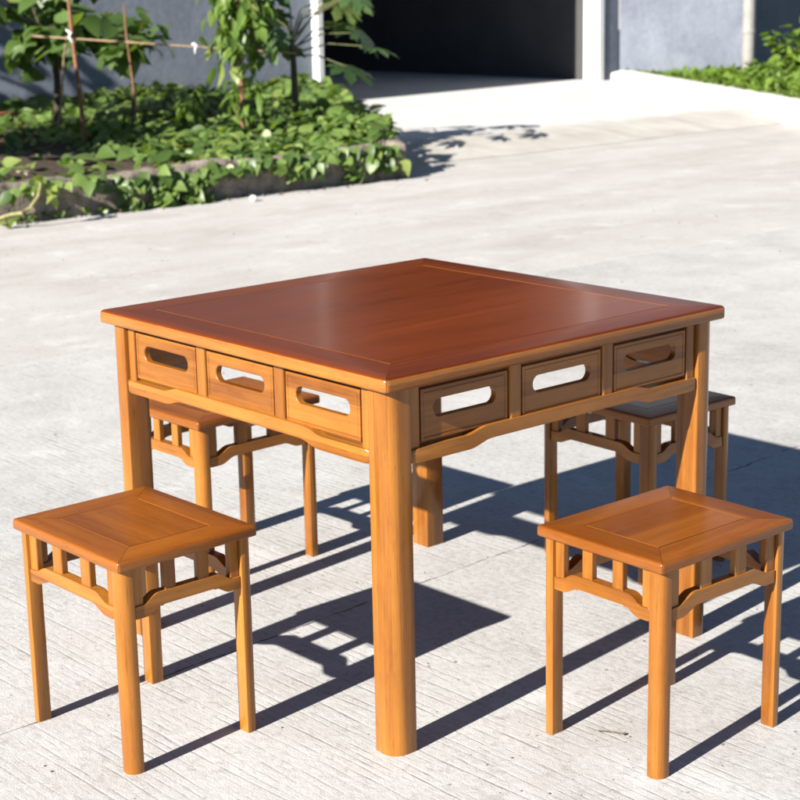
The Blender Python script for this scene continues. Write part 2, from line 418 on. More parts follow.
def build_stool():
    root = empty('wooden_stool', (0, 0, 0))
    H, T, hx, hy, LW = .4293, .0215, .193, .160, .030
    zt = H - T; ins = .0075
    link('seat_frame', frame_ring('seat_frame', hx, hy, .0665, zt, H, .006, .006), [M['seat_frame'], M['seat_edge']], root)
    link('seat_panel', panel_mesh('seat_panel', hx - .0683, hy - .0683, zt + .005, H), [M['seat_panel'], M['seat_edge']], root)
    cx, cy = hx - ins - LW / 2, hy - ins - LW / 2
    for sx, sy in ((-1, -1), (1, -1), (1, 1), (-1, 1)):
        link('leg', prism('stool_leg', leg_poly(0, 0, LW, sx, sy, .020, .002), 0.0, zt - .0006, .0015), M['honey_z'], root, (sx * cx, sy * cy, 0))
    il, iw = cx - LW / 2, cy - LW / 2
    for half, out, pc, pw, ew, rots in ((il, hy - ins, .051, .033, .026, (0, PI)), (iw, hx - ins, .0385, .026, .022, (PI / 2, 3 * PI / 2))):
        rail = rail_mesh('stool_rail', half - .0006, half * .56, half * .86, .3065, .3215, .331, .3475, .022, .0055)
        post = box_mesh('stool_spindle', -pw / 2, pw / 2, 0, .015, .3405, zt - .0008, .0025, 2)
        epost = box_mesh('stool_end_spindle', -ew / 2, ew / 2, 0, .015, .328, zt - .0008, .0025, 2)
        for a in rots:
            ca, sa = math.cos(a), math.sin(a)
            def put(nm, me, u, v, mat): return link(nm, me, mat, root, (ca * u + sa * v, sa * u - ca * v, 0), a)
            put('rail', rail, 0, out - .0025, M['honey_x'])
            for u in (-pc, pc): put('spindle', post, u, out - .0065, M['honey_z'])
            for u in (-1, 1): put('spindle', epost, u * (half - ew / 2 - .0008), out - .0065, M['honey_z'])
    return root

table = build_table()
tag(table, 'square wooden table with dark red-brown top and slotted apron panels, standing among four stools', 'table')
stool = build_stool()
GR = 'matching low wooden stools around the table'
st = [(-.0025, -.7324, .010, 'sunlit brown stool at front left of the closest table leg, nothing in front of it'),
      (.7318, .0068, PI / 2 - .0098, 'sunlit brown stool in the right foreground, its seat overlapping one table leg'),
      (-.7186, -.0072, PI / 2 + .028, 'sunlit wooden stool half hidden behind the left leg of the table, seat tucked under it'),
      (.0022, .7554, -.032, 'dark wooden stool standing wholly in the shadow of the table behind its right corner')]
for i, (x, y, a, lab) in enumerate(st):
    o = stool if i == 0 else copy_tree(stool)
    o.location = (x, y, 0); o.rotation_euler = (0, 0, a)
    tag(o, lab, 'stool', GR)

# ------------------------------------------------------------------ ground
bm = bmesh.new()
v = [bm.verts.new(p) for p in ((-150, -150, 0), (150, -150, 0), (150, 150, 0), (-150, 150, 0))]; bm.faces.new(v)
tag(link('yard', bm_mesh(bm, 'yard'), M['yard']), kind='structure')
# driveway: a short ramp up to a floor that runs on into the building
bm = bmesh.new()
xs_ = [(-7.42, .003), (-7.55, .012), (-7.80, .036), (-8.10, .063), (-8.40, .080), (-8.8, .084), (-12.5, .084), (-27, .084)]
ys2 = [2.0 + .5 * k for k in range(27)]; G = []
for i, (x, z) in enumerate(xs_): G.append([bm.verts.new((x + (.05 * math.sin(y * 1.7) + .03 * math.sin(y * 4.3) if i < 6 else 0), y, z)) for y in ys2])
for A, B in zip(G[:-1], G[1:]):
    for k in range(len(ys2) - 1): bm.faces.new((A[k], B[k], B[k + 1], A[k + 1]))
t = NT('driveway_concrete'); o_ = t.n('ShaderNodeTexCoord').outputs['Object']; x_, y_, z_ = t.xyz(o_)
nf = t.math('ADD', t.math('MULTIPLY', t.noise(o_, 1.3, 5, .6), .6), t.math('MULTIPLY', t.noise(o_, 60, 4, .6), .4))
st_ = t.noise(t.comb(t.math('MULTIPLY', x_, 1.0), t.math('MULTIPLY', y_, 2.6), 0.0), 1.6, 5, .65, .6)
up = t.ramp(nf, [(.32, (.44, .43, .41)), (.68, (.60, .59, .57))])
lo = t.ramp(t.math('ADD', t.math('MULTIPLY', nf, .5), t.math('MULTIPLY', st_, .5)), [(.34, (.30, .275, .235)), (.66, (.52, .50, .465))])
edge_ = t.math('ADD', x_, t.math('ADD', t.math('MULTIPLY', t.math('SUBTRACT', st_, .5), .9), t.math('MULTIPLY', t.math('SUBTRACT', t.noise(o_, 5, 4), .5), .35)))
mr = t.n('ShaderNodeMapRange'); t.l(edge_, mr.inputs[0]); mr.inputs[1].default_value = -8.52; mr.inputs[2].default_value = -8.28
t.l(t.mix(mr.outputs[0], up, lo), t.b.inputs['Base Color']); t.b.inputs['Roughness'].default_value = .92; t.b.inputs['Specular IOR Level'].default_value = .25
t.bump(nf, .6, .006)
tag(link('driveway', bm_mesh(bm, 'driveway', True), t.m), kind='structure')

# ------------------------------------------------------------------ planted bed
BED = [(-6.96, -6.0), (-6.93, 6.03), (-12.15, 9.45), (-12.57, 9.45), (-12.57, -6.0)]
def in_bed(x, y):
    if x > -6.98 or x < -12.52 - (9.72 - y) * .176 or y < -5.5: return False
    ymax = 6.0 + (-6.96 - x) / 5.2 * 3.42
    return y < ymax - .16
bm = bmesh.new()
n = 60; gx = np.linspace(-15.4, -7.04, 56); gy = np.linspace(-6, 9.4, 90)
G = {}
for i, x in enumerate(gx):
    for k, y in enumerate(gy):
        if in_bed(min(x, -7.0), y): G[i, k] = bm.verts.new((x, y, .19 + .05 * math.sin(x * 2.1 + y) * math.sin(y * 1.3) + random.uniform(-.02, .02)))
for (i, k), a in list(G.items()):
    q = [G.get(p) for p in ((i, k), (i + 1, k), (i + 1, k + 1), (i, k + 1))]
    if all(q): bm.faces.new(q)
tag(link('soil', bm_mesh(bm, 'soil', True, 80), M['soil']), kind='structure')
# low concrete edging: front and slanting end
def edging(poly_pts, th, h, name):
    bm = bmesh.new(); secs = []
    P = [Vector((*p, 0)) for p in poly_pts]; fine = []
    for a, b in zip(P[:-1], P[1:]):
        nseg = max(1, int((b - a).length / .055))
        fine += [a.lerp(b, k / nseg) for k in range(nseg)]
    fine.append(P[-1])
    for i, p in enumerate(fine):
        d = (fine[min(i + 1, len(fine) - 1)] - fine[max(i - 1, 0)]).normalized(); nn = Vector((-d.y, d.x, 0))
        hh = h + random.uniform(-.010, .010); o = random.uniform(-.006, .006)
        hh += .016 * math.sin(i * .21) + .010 * math.sin(i * .57 + 1) - (.03 if random.random() < .04 else 0)
        j = lambda: random.uniform(-.007, .007)
        prof = [(o - .030 + j(), -.02), (o - .018 + 2 * j(), .02 + j()), (o - .010 + j(), hh * .33), (o - .004 + j(), hh * .62), (o + j(), hh - .035), (o + .008 + j(), hh - .012), (o + .03, hh + j() * .6), (th * .6, hh + j()), (th, hh - .004), (th, -.02)]
        secs.append([bm.verts.new(p + nn * u + Vector((0, 0, z))) for u, z in prof])
    for A, B in zip(secs[:-1], secs[1:]):
        for k in range(9): bm.faces.new((A[k], B[k], B[k + 1], A[k + 1]))
    bm.faces.new(secs[0]); bm.faces.new(secs[-1][::-1])
    return bm_mesh(bm, name, True, 50)
o = link('planter_edging', edging([(-6.94, -6.0), (-6.90, 6.06), (-12.2, 9.55)], .13, .245, 'planter_edging'), M['kerb_old'])
tag(o, 'low weathered brown concrete edging along the front of the planted bed', 'planter edging')

# ------------------------------------------------------------------ leaves
def rot_leaf(yaw, pitch, roll):
    return np.array(Matrix.Rotation(yaw, 3, 'Z') @ Matrix.Rotation(pitch, 3, 'X') @ Matrix.Rotation(roll, 3, 'Y'))
SHAPES = {   # rows of (y, half width) from stalk to tip
    'heart': [(-.16, .20), (0, .42), (.22, .46), (.5, .34), (.78, .15), (1.0, .0)],
    'ovate': [(0, .02), (.14, .26), (.38, .36), (.66, .26), (.88, .10), (1.0, .0)],
    'lance': [(0, .02), (.18, .11), (.45, .15), (.75, .09), (1.0, .0)],
    'lobe': [(0, .05), (.30, .075), (.48, .17), (.58, .12), (.72, .17), (.86, .07), (1.0, .0)],
}
class Leaves:
    def __init__(s): s.v = []; s.f = []; s.t = []; s.n = 0
    def add(s, shape, pos, yaw, pitch, roll, size, tone, fold=.18, droop=.25, normal=None):
        rows = SHAPES[shape]; P = []
        for y, wd in rows:
            z = -droop * y * y; k = fold * wd
            P += [(-wd, y, z + k), (0, y, z), (wd, y, z + k)]
        if normal is None: mt = rot_leaf(yaw, pitch, roll)
        else: mt = np.array(Vector(normal).to_track_quat('Z', 'Y').to_matrix() @ Matrix.Rotation(yaw, 3, 'Z'))
        P = np.array(P) * size @ mt.T + np.array(pos)
        s.v.append(P)
        for i in range(len(rows) - 1):
            a = s.n + 3 * i
            s.f += [(a, a + 1, a + 4, a + 3), (a + 1, a + 2, a + 5, a + 4)]; s.t += [tone, tone]
        s.n += len(P)
    def mesh(s, name):
        me = bpy.data.meshes.new(name); me.from_pydata(np.concatenate(s.v).tolist(), [], s.f)
        at_ = me.attributes.new('leaf_tone', 'FLOAT', 'FACE'); at_.data.foreach_set('value', np.array(s.t, dtype=np.float32))
        me.polygons.foreach_set('use_smooth', [True] * len(me.polygons)); me.update()
        return me
def toward_sun(k): return random.gauss(0, k)

# sweet-potato-like ground cover: uncountable
L = Leaves()
def vnoise(x, y): return .5 + .25 * math.sin(x * 2.3 + 1.3 * math.sin(y * 1.1)) + .25 * math.sin(y * 2.9 + x * .7)
def sunny(k=.38): return (random.gauss(.10, k), random.gauss(-.30, k), 1.0)
def tone(): return min(1, max(0, random.gauss(.45, .30)))
cnt = 0
while cnt < 6300:
    x = random.uniform(-13.2, -6.95); y = random.uniform(2.4, 9.4)
    if not in_bed(x, y): continue
    dens = .16 + .95 * sstep((y - 3.9 + (x + 7) * .28) / 1.3)
    if random.random() > dens * (.30 + .80 * vnoise(x, y)): continue
    hgt = .03 + .23 * vnoise(x * 1.3, y * 1.2) * min(1, dens) * random.random() ** .6
    edge = min(1, (-6.95 - x) / .35)
    L.add('heart', (x, y, .20 + hgt * (.45 + .55 * edge)), random.uniform(0, 2 * PI), 0, 0, min(.155, .075 * math.exp(random.gauss(0, .36))), tone(), normal=sunny(.62))
    cnt += 1
# shoots that spill over the edging
for y0, ln, m_, sd in ((3.70, .19, 30, .10), (3.95, .23, 34, .10), (4.14, .20, 30, .09), (4.42, .06, 18, .12), (4.75, .07, 18, .12), (5.05, .13, 22, .07), (5.32, .06, 16, .10), (5.52, .17, 14, .03), (5.70, .07, 18, .10), (5.86, .15, 18, .05), (3.3, .05, 12, .14), (2.9, .05, 10, .14)):
    for k in range(m_):
        t_ = random.random(); y = y0 + random.gauss(0, sd)
        L.add('heart', (-6.95 + .02 + .11 * t_ + random.uniform(0, .04), y, .235 - t_ * ln + random.uniform(-.02, .03)), PI + random.gauss(0, .9), 0, 0, random.uniform(.055, .115), tone(), normal=(.55 + random.gauss(0, .25), -.45 + random.gauss(0, .3), .7))
for k in range(240):                                    # along the slanting end
    t_ = random.random(); x = -6.95 - 5.1 * t_; y = 6.05 + 3.4 * t_
    d = random.uniform(-.22, .02)
    L.add('heart', (x + .55 * d, y + .84 * d, .24 - max(0, d) * 1.0 + random.uniform(0, .16)), random.uniform(0, 2 * PI), 0, 0, random.uniform(.08, .14), tone(), normal=sunny(.45))
for k in range(70):                                     # weeds along the foot of the edging
    y = random.choice((random.uniform(2.7, 3.6), random.uniform(3.4, 4.4)))
    L.add('heart', (-6.88 + random.uniform(0, .06), y, .02 + random.uniform(0, .035)), random.uniform(0, 2 * PI), random.gauss(-.3, .3), 0, random.uniform(.03, .06), random.uniform(.3, .9))
tag(link('ground_cover', L.mesh('ground_cover'), M['leaf_cover']), kind='stuff')

def papaya(base, top, nleaf, label, spread=.42, size=.44, lean=(0, 0), hmin=-.25):
    root = empty('papaya_plant', base); b = Vector(base)
    tp = Vector(top) - b
    tr = [Vector((0, 0, -.05)), tp * .35 + Vector((.015, -.01, 0)), tp * .7 + Vector((-.012, .012, 0)), tp]
    link('trunk', tube('papaya_trunk', tr, [.034, .030, .026, .018], 10), M['bark'], root)
    bm = bmesh.new(); L = Leaves()
    for k in range(nleaf):
        az = k * 2.39996 + random.uniform(-.3, .3); lev = (k + .5) / nleaf
        q = tp * (.80 + .20 * lev); el = .02 + 1.0 * lev + random.uniform(-.2, .2)
        ln = spread * random.uniform(.8, 1.15)
        d = Vector((math.cos(az) * math.cos(el), math.sin(az) * math.cos(el), math.sin(el)))
        e = q + d * ln + Vector((0, 0, -.04)) + R_ * .06
        if 0 < (e - tp).dot(R_) < .34: e += (R_ * .24 if (e - tp).dot(R_) > .14 else R_ * -.22) + Vector((0, 0, random.uniform(-.05, .16)))
        tube_bm(bm, [q, q + d * ln * .5 + Vector((0, 0, .03)), e], [.008, .007, .005], 6)
        sz = size * random.uniform(.75, 1.1); tone = min(1, max(0, random.gauss(.45, .25)))
        tilt = random.gauss(-.25, .2)
        base_m = Matrix.Rotation(az - PI / 2, 3, 'Z') @ Matrix.Rotation(tilt - .3, 3, 'X')
        for j, an in enumerate((-2.25, -1.5, -.78, 0, .78, 1.5, 2.25)):
            s_ = sz * (.62, .8, .95, 1.0, .95, .8, .62)[j] * .62
            mm = base_m @ Matrix.Rotation(an, 3, 'Z'); eu = mm.to_euler('YXZ')
            rows = SHAPES['lobe']; P = []
            for yy, wd in rows:
                z = -.22 * yy * yy; P += [(-wd * 1.25, yy, z + .12 * wd), (0, yy, z), (wd * 1.25, yy, z + .12 * wd)]
            P = np.array(P) * s_ @ np.array(mm).T + np.array(e)
            L.v.append(P)
            for i in range(len(rows) - 1):
                a = L.n + 3 * i
                L.f += [(a, a + 1, a + 4, a + 3), (a + 1, a + 2, a + 5, a + 4)]; L.t += [tone, tone]
            L.n += len(P)
    link('leaf_stalks', bm_mesh(bm, 'papaya_stalks', True, 60), M['stem'], root)
    link('foliage', L.mesh('papaya_foliage'), M['leaf_papaya'], root)
    return tag(root, label, 'papaya plant')
pb = on_z(295, 106, .3); pb = at(296, 112, 13.9); 
papaya((pb.x, pb.y, .2), tuple(at(292, 36, 13.9)), 20, 'young papaya plant with lobed leaves in the bed beside the dark doorway', .54, .44)

def shrub(name, base, nbr, R, h0, h1, nleaf, shape, size, label, cat, mat, trunk_r=.03, lean=(0, 0), bark='bark', droop=-.35, sq=1.0):
    root = empty(name, base); bm = bmesh.new(); L = Leaves()
    tops = []
    top = Vector((lean[0], lean[1], h0 + (h1 - h0) * .35))
    tube_bm(bm, [(0, 0, -.05), top * .5 + Vector((.02, .015, 0)), top], [trunk_r, trunk_r * .85, trunk_r * .6], 8)
    bb = bmesh.new()
    for k in range(nbr):
        az = 2 * PI * k / nbr + random.uniform(-.3, .3); s = top * random.uniform(.55, 1.0)
        e = Vector((lean[0] + math.cos(az) * R * random.uniform(.6, 1), lean[1] + math.sin(az) * R * sq * random.uniform(.6, 1), random.uniform(h0, h1)))
        mid = s.lerp(e, .5) + Vector((0, 0, .08 * R))
        tube_bm(bb, [s, mid, e], [trunk_r * .42, trunk_r * .3, trunk_r * .14], 6)
        for j in range(max(1, nleaf // nbr)):
            t_ = random.uniform(.25, 1.08); p = (s.lerp(mid, t_ * 2) if t_ < .5 else mid.lerp(e, t_ * 2 - 1))
            p = p + Vector((random.gauss(0, .12 * R), random.gauss(0, .12 * R), random.gauss(0, .10 * R)))
            L.add(shape, tuple(p), random.uniform(0, 2 * PI), random.gauss(droop, .4), random.gauss(0, .4), size * random.uniform(.6, 1.2), min(1, max(0, random.gauss(.45, .25))))
    link('trunk', bm_mesh(bm, name + '_trunk', True, 60), M[bark], root)
    link('branches', bm_mesh(bb, name + '_branches', True, 60), M[bark], root)
    link('foliage', L.mesh(name + '_foliage'), mat, root)
    return tag(root, label, cat)

b1 = on_z(58, 133, .2)
shrub('broadleaf_shrub', (b1.x, b1.y, .2), 11, .78, .62, 1.45, 210, 'ovate', .24, 'tall broad-leaved green shrub at the left of the bed behind the leaning pole', 'shrub', M['leaf_broad'], .035)
b2 = at(135, 60, 14.2)
shrub('broadleaf_shrub', (b2.x - .1, b2.y, .2), 6, .36, .62, 1.20, 44, 'ovate', .25, 'slender plant of large bright oval leaves right of the leaning pole, by the horizontal cane', 'shrub', M['leaf_broad'], .014)
b3 = on_z(10, 165, .2)
shrub('broadleaf_shrub', (b3.x - .8, b3.y - .25, .2), 7, .5, .25, .7, 80, 'ovate', .16, 'low dark leafy bush at the far left edge of the planted bed', 'shrub', M['leaf_broad'], .02)
b4 = at(190, 110, 14.2)
shrub('seedling', (b4.x, b4.y, .2), 7, .14, .16, .40, 42, 'lance', .17, 'small pale seedling with narrow drooping leaves in front of the blue-grey wall', 'plant', M['leaf_vine'], .008, bark='stem', droop=-.7)

# climbing vine on its pole
vb = at(243, 116, 13.3); vt = at(236, -30, 13.3)
o = link('cane_pole', tube('vine_cane', [(0, 0, -.15), Vector((vt.x - vb.x, vt.y - vb.y, vt.z - vb.z)) * .5, (vt.x - vb.x, vt.y - vb.y, vt.z - vb.z)], .016, 8), M['pole'], None, (vb.x, vb.y, vb.z))
tag(o, 'reddish cane pole wrapped by the climbing vine in front of the wall', 'pole')
root = empty('climbing_vine', (vb.x, vb.y, .2)); L = Leaves(); bm = bmesh.new()
hv = vt.z - .2; dv = Vector((vt.x - vb.x, vt.y - vb.y, 0))
sp = [(dv * t_ * 1.0) + Vector((.035 * math.cos(t_ * 22), .035 * math.sin(t_ * 22), hv * t_)) for t_ in np.linspace(0, 1, 40)]
tube_bm(bm, sp, .007, 6)
for k in range(240):
    t_ = random.betavariate(2.8, 1.3); p = dv * t_ + Vector((random.gauss(0, .085), random.gauss(0, .085), hv * t_))
    az = random.uniform(0, 2 * PI); rr = random.uniform(.02, .16) * (1 if t_ > .42 else .3)
    ov = random.random() < .6
    L.add('ovate' if ov else 'lance', (p.x + rr * math.cos(az), p.y + rr * math.sin(az), p.z), az - PI / 2, random.gauss(-.75, .45), random.gauss(0, .3), random.uniform(.12, .21) * (.72 if ov else 1), min(1, max(0, random.gauss(.55, .25))), .25, .5)
link('stem', bm_mesh(bm, 'vine_stem', True, 60), M['stem'], root); link('foliage', L.mesh('vine_foliage'), M['leaf_vine'], root)
tag(root, 'bright green vine with long hanging leaves climbing a cane before the wall', 'vine')

# poles, canes and twine
def pole(name, a, b, r, mat, label, cat='pole', bend=.012):
    a = Vector(a); b = Vector(b); d = b - a
    pts = [a + d * t_ + Vector((bend * math.sin(t_ * 5), bend * math.cos(t_ * 4) - bend, 0)) for t_ in np.linspace(0, 1, 9)]
    o = link(name, tube(name, [p - a for p in pts], [r * (1 - .25 * t_) * (1.12 if i % 3 == 0 else 1) for i, t_ in enumerate(np.linspace(0, 1, 9))], 8), M[mat], None, tuple(a))
    return tag(o, label, cat)
pa = on_z(85, 152, .17); D1 = (pa - CAM).dot(F_)
pole('garden_pole', pa, at(71, -12, D1), .019, 'pole', 'thick reddish pole leaning upright in the bed at left, tied to the horizontal cane')
pole('garden_pole', at(58, 128, 13.9), at(70, 36, D1 + .05), .011, 'pale_pole', 'thin pale stake slanting beside the thick reddish pole')
pole('garden_pole', at(136, 122, 13.8), at(127, 4, 13.8), .009, 'pole', 'thin upright brown stake under the middle of the horizontal cane')
pole('garden_cane', at(30, 36, D1 + .02), at(300, 53, 13.45), .009, 'pale_pole', 'long horizontal brown cane tied between the leaning pole and the vine', 'cane', .02)
pole('twine', at(74, 105, D1 + .1), at(137, 109, 13.75), .003, 'dry', 'thin twine stretched low between the reddish pole and the thin brown stake', 'twine', .002)
tw = at(194, 46, 13.38)
bm = bmesh.new(); tube_bm(bm, [(-.012, -.012, .012), (0, 0, .016), (.014, .012, .004), (.006, .004, -.03), (.008, 0, -.06)], [.006, .012, .011, .006, .003], 7)
tag(link('plastic_tie', bm_mesh(bm, 'plastic_tie', True), M['white'], None, tuple(tw)), 'white plastic tie knotted round the horizontal cane before the wall', 'tie')
tw2 = at(70, 36, D1 - .04)
bm = bmesh.new(); tube_bm(bm, [(-.02, -.02, .05), (.012, .0, .02), (-.012, 0, -.01), (.01, .01, -.05)], [.006, .013, .012, .004], 7)
tag(link('plastic_tie', bm_mesh(bm, 'cord_tie', True), M['white'], None, tuple(tw2)), 'white tie binding the cane to the top of the thick reddish pole', 'tie')

# dried vine hanging over the edging, pale flower, pebble
D2 = 10.55
root_p = at(0, 214, D2); pts = [at(u, v, D2 + dd) for u, v, dd in ((-2, 219, 0), (10, 215, -.02), (22, 213, -.03), (31, 207, 0), (38, 197, .03), (41, 186, .1), (38, 176, .25))]
root = empty('dried_vine', (root_p.x, root_p.y, 0)); bm = bmesh.new()
tube_bm(bm, [p - Vector((root_p.x, root_p.y, 0)) for p in pts], [.012, .013, .013, .012, .012, .010, .006], 7)
link('stem', bm_mesh(bm, 'dried_stem', True, 60), M['dry'], root); L = Leaves()
for u, v, dd in ((2, 222, 0), (8, 219, 0), (12, 223, 0), (41, 181, .15), (45, 184, .1), (36, 177, .2), (52, 190, .1), (55, 186, .1), (54, 194, .08)):
    for k in range(3):
        p = at(u + random.gauss(0, 2), v + random.gauss(0, 2), D2 + dd) - Vector((root_p.x, root_p.y, 0))
        p.z = max(p.z, .015)
        L.add('ovate', tuple(p), random.uniform(0, 6.28), random.gauss(-.4, .5), random.gauss(0, .5), random.uniform(.05, .09), .97)
link('foliage', L.mesh('dried_foliage'), M['leaf_vine'], root)
tag(root, 'dry yellowish vine stem drooping over the concrete edging at far left', 'vine')
def pebble(name, p, r, mat, label, cat, sq=.7):
    bm = bmesh.new(); bmesh.ops.create_icosphere(bm, subdivisions=3, radius=r)
    for v_ in bm.verts:
        k = 1 + .12 * math.sin(v_.co.x * 2.1 / r) + .10 * math.sin(v_.co.y * 2.7 / r + 1) + .06 * math.sin(v_.co.z * 3 / r)
        v_.co = Vector((v_.co.x * k, v_.co.y * k * .85, v_.co.z * k * sq))
    return tag(link(name, bm_mesh(bm, name, True, 80), M[mat], None, p), label, cat)
q = on_z(250, 198, .02); pebble('pebble', (q.x + .03, q.y, .020), .028, 'white', 'white pebble lying at the foot of the concrete edging', 'pebble')
q = at(22, 172, 10.9)
root = empty('faded_flower', (q.x, q.y, .2)); L = Leaves()
for k in range(9): L.add('ovate', (0, 0, q.z - .2), k * .7, random.uniform(-.2, .6), 0, .050, .99)
link('petals', L.mesh('petals'), M['petal'], root); link('stalk', tube('stalk', [(0, 0, -.02), (.01, 0, (q.z - .2) * .5), (0, 0, q.z - .2)], .004, 6), M['stem'], root)
tag(root, 'pale faded flower above the edging near the left border', 'flower')
q = on_z(2, 117, .26)
bm = bmesh.new(); box_bm(bm, -.06, .06, -.14, .14, 0, .08); bmesh.ops.bevel(bm, geom=bm.edges[:], offset=.008, segments=2, affect='EDGES')
tag(link('broken_brick', bm_mesh(bm, 'broken_brick', True), M['clay'], None, (q.x, q.y, .22), .5), 'red clay brick lying in the shaded bed near the wall at far left', 'brick')

# ------------------------------------------------------------------ trees left of the picture that dapple the bed and the wall
def tree(base, h, R, nleaf, label):
    root = empty('garden_tree', base); bm = bmesh.new(); bb = bmesh.new(); L = Leaves()
    tube_bm(bm, [(0, 0, -.1), (.05, .03, h * .3), (-.03, .05, h * .55), (.02, 0, h * .75)], [.09, .075, .06, .045], 10)
    for k in range(16):
        az = k * 2.4; s = Vector((0, .02, h * random.uniform(.35, .75)))
        e = Vector((math.cos(az) * R * random.uniform(.5, 1), math.sin(az) * R * random.uniform(.5, 1), h * random.uniform(.45, 1.05)))
        mid = s.lerp(e, .5) + Vector((0, 0, .15)); tube_bm(bb, [s, mid, e], [.035, .022, .008], 6)
        for c in range(4):
            cc = mid.lerp(e, random.uniform(.2, 1.1)) + Vector((random.gauss(0, .15), random.gauss(0, .15), random.gauss(0, .15)))
            for j in range(nleaf // 64):
                p = cc + Vector((random.gauss(0, .13), random.gauss(0, .13), random.gauss(0, .10)))
                L.add('ovate', tuple(p), random.uniform(0, 6.28), random.gauss(-.5, .4), random.gauss(0, .4), random.uniform(.12, .22), min(1, max(0, random.gauss(.45, .25))))
    link('trunk', bm_mesh(bm, 'tree_trunk', True, 60), M['bark'], root); link('branches', bm_mesh(bb, 'tree_branches', True, 60), M['bark'], root)
    link('foliage', L.mesh('tree_foliage'), M['leaf_broad'], root)
    return tag(root, label, 'tree')
tree((-12.1, 2.2, .18), 3.7, 1.5, 760, 'leafy garden tree beside the blue-grey wall beyond the left end of the bed')
tree((-8.9, 1.3, .18), 2.6, 1.25, 1150, 'smaller leafy garden tree near the concrete edging beyond the left end of the bed')

# ------------------------------------------------------------------ building
root = empty('warehouse', (-12.6, 9.75, 0)); O = Vector((-12.6, 9.75, 0))
def bpart(name, x0, x1, y0, y1, z0, z1, mat, parent=root, bev=.0):
    me = box_mesh(name, x0 - O.x, x1 - O.x, y0 - O.y, y1 - O.y, z0, z1, bev)
    return link(name, me, mat, parent)
SL_ = -math.tan(math.radians(10))
def slab(name, pts, z0, z1, mat): return link(name, prism(name, [(x - O.x, y - O.y) for x, y in pts], z0, z1, smooth=False), mat, root)
slab('front_wall', [(-12.9, 9.72), (-12.9 + 17.72 * SL_, -8), (-12.6 + 17.72 * SL_, -8), (-12.6, 9.72)], -.1, 9.0, M['wall_blue'])
bpart('door_lintel', -12.9, -12.6, 9.722, 14.44, 7.2, 9.0, M['wall_blue'])
bpart('door_post', -12.9, -12.49, 9.722, 9.80, .0, 7.198, M['pillar_white'], bev=.006)
bpart('pillar', -12.86, -12.585, 14.442, 14.54, .0, 9.0, M['pillar_white'], bev=.006)
bpart('pillar_flank', -12.86, -12.600, 14.542, 14.83, .0, 9.0, M['wall_blue'])
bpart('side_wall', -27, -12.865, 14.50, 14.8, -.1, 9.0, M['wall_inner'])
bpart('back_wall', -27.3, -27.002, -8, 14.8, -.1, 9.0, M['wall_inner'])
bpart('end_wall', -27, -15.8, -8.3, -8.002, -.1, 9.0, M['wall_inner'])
slab('roof', [(-27.5, -8.5), (-15.72, -8.5), (-12.55, 9.8), (-12.55, 14.9), (-27.5, 14.9)], 9.005, 9.15, M['roof'])
tag(root, 'tall blue-grey rendered building with a wide dark open doorway behind the bed', 'building')

# side wing, right of the doorway: front faces the sun, the flank turns away into shade
c0 = Vector((-12.58, 14.835, 0)); c1 = Vector((-10.28, 14.62, 0)); c2 = c1 + Vector((-1.75, 6.6, 0)); c3 = c0 + Vector((-.6, 6.2, 0))
root2 = empty('side_wing', tuple(c1))
me = prism('side_wing_wall', [(p.x - c1.x, p.y - c1.y) for p in (c0, c1, c2, c3)], -.1, 8.0, smooth=False)
link('wall', me, M['wall_blue'], root2)
cen = (c0 + c1 + c2 + c3) / 4
me = prism('side_wing_roof', [((p.x - cen.x) * 1.04 + cen.x - c1.x, (p.y - cen.y) * 1.04 + cen.y - c1.y) for p in (c0, c1, c2, c3)], 8.005, 8.13, smooth=False)
link('roof', me, M['roof'], root2)
tag(root2, 'blue-grey rendered wing right of the white pillar, its front in full sun', 'building')
pp = at(748, 78, 20.2)
root3 = empty('drain_pipe', (c1.x + .02, c1.y - .085, .1))
link('pipe', tube('drain_pipe', [(0, 0, 0), (0, 0, 1.5), (.01, 0, 3), (.0, 0, 7.9)], .078, 14), M['pipe'], root3)
for z in (.62, 2.4, 4.6): link('pipe_collar', tube('pipe_collar', [(0, 0, z), (0, 0, z + .05)], .085, 14), M['pipe'], root3)
tag(root3, 'pale grey drain pipe running down the corner of the sunlit wing wall', 'pipe')

# white retaining kerb and the grass behind it
def wedge(pts, th, name):
    bm = bmesh.new(); secs = []
    P = [Vector((x, y, 0)) for x, y, z in pts]
    for i, (x, y, z) in enumerate(pts):
        d = (P[min(i + 1, len(P) - 1)] - P[max(i - 1, 0)]).normalized(); nn = Vector((-d.y, d.x, 0))
        if nn.y < 0: nn = -nn
        secs.append([bm.verts.new(P[i] + nn * u + Vector((0, 0, zz))) for u, zz in ((0, -.02), (0, z - .015), (.015, z), (th - .012, z), (th, z - .012), (th, -.02))])
    for A, B in zip(secs[:-1], secs[1:]):
        for k in range(5): bm.faces.new((A[k], B[k], B[k + 1], A[k + 1]))
    bm.faces.new(secs[0]); bm.faces.new(secs[-1][::-1])
    return bm_mesh(bm, name, True, 30)
K0, K1 = Vector((-12.36, 14.42)), Vector((-7.10, 11.24)); kd = K1 - K0
kp = [K0 + kd * t_ for t_ in (0, .06, .2, .4, .6, .8, .992)]
root4 = empty('retaining_kerb', (K0.x, K0.y, 0))
def shifted(pts): return [(x - K0.x, y - K0.y, z) for x, y, z in pts]
link('kerb_block', wedge(shifted([(p.x, p.y, .20 if i == 0 else .245) for i, p in enumerate(kp)]), .16, 'kerb_block'), M['kerb_white'], root4)
kq = [K0 + kd * t_ for t_ in (.9955, 1.25, 1.6, 2.1)]
link('kerb_block', wedge(shifted([(p.x, p.y, .248) for p in kq]), .16, 'kerb_block'), M['kerb_white'], root4)
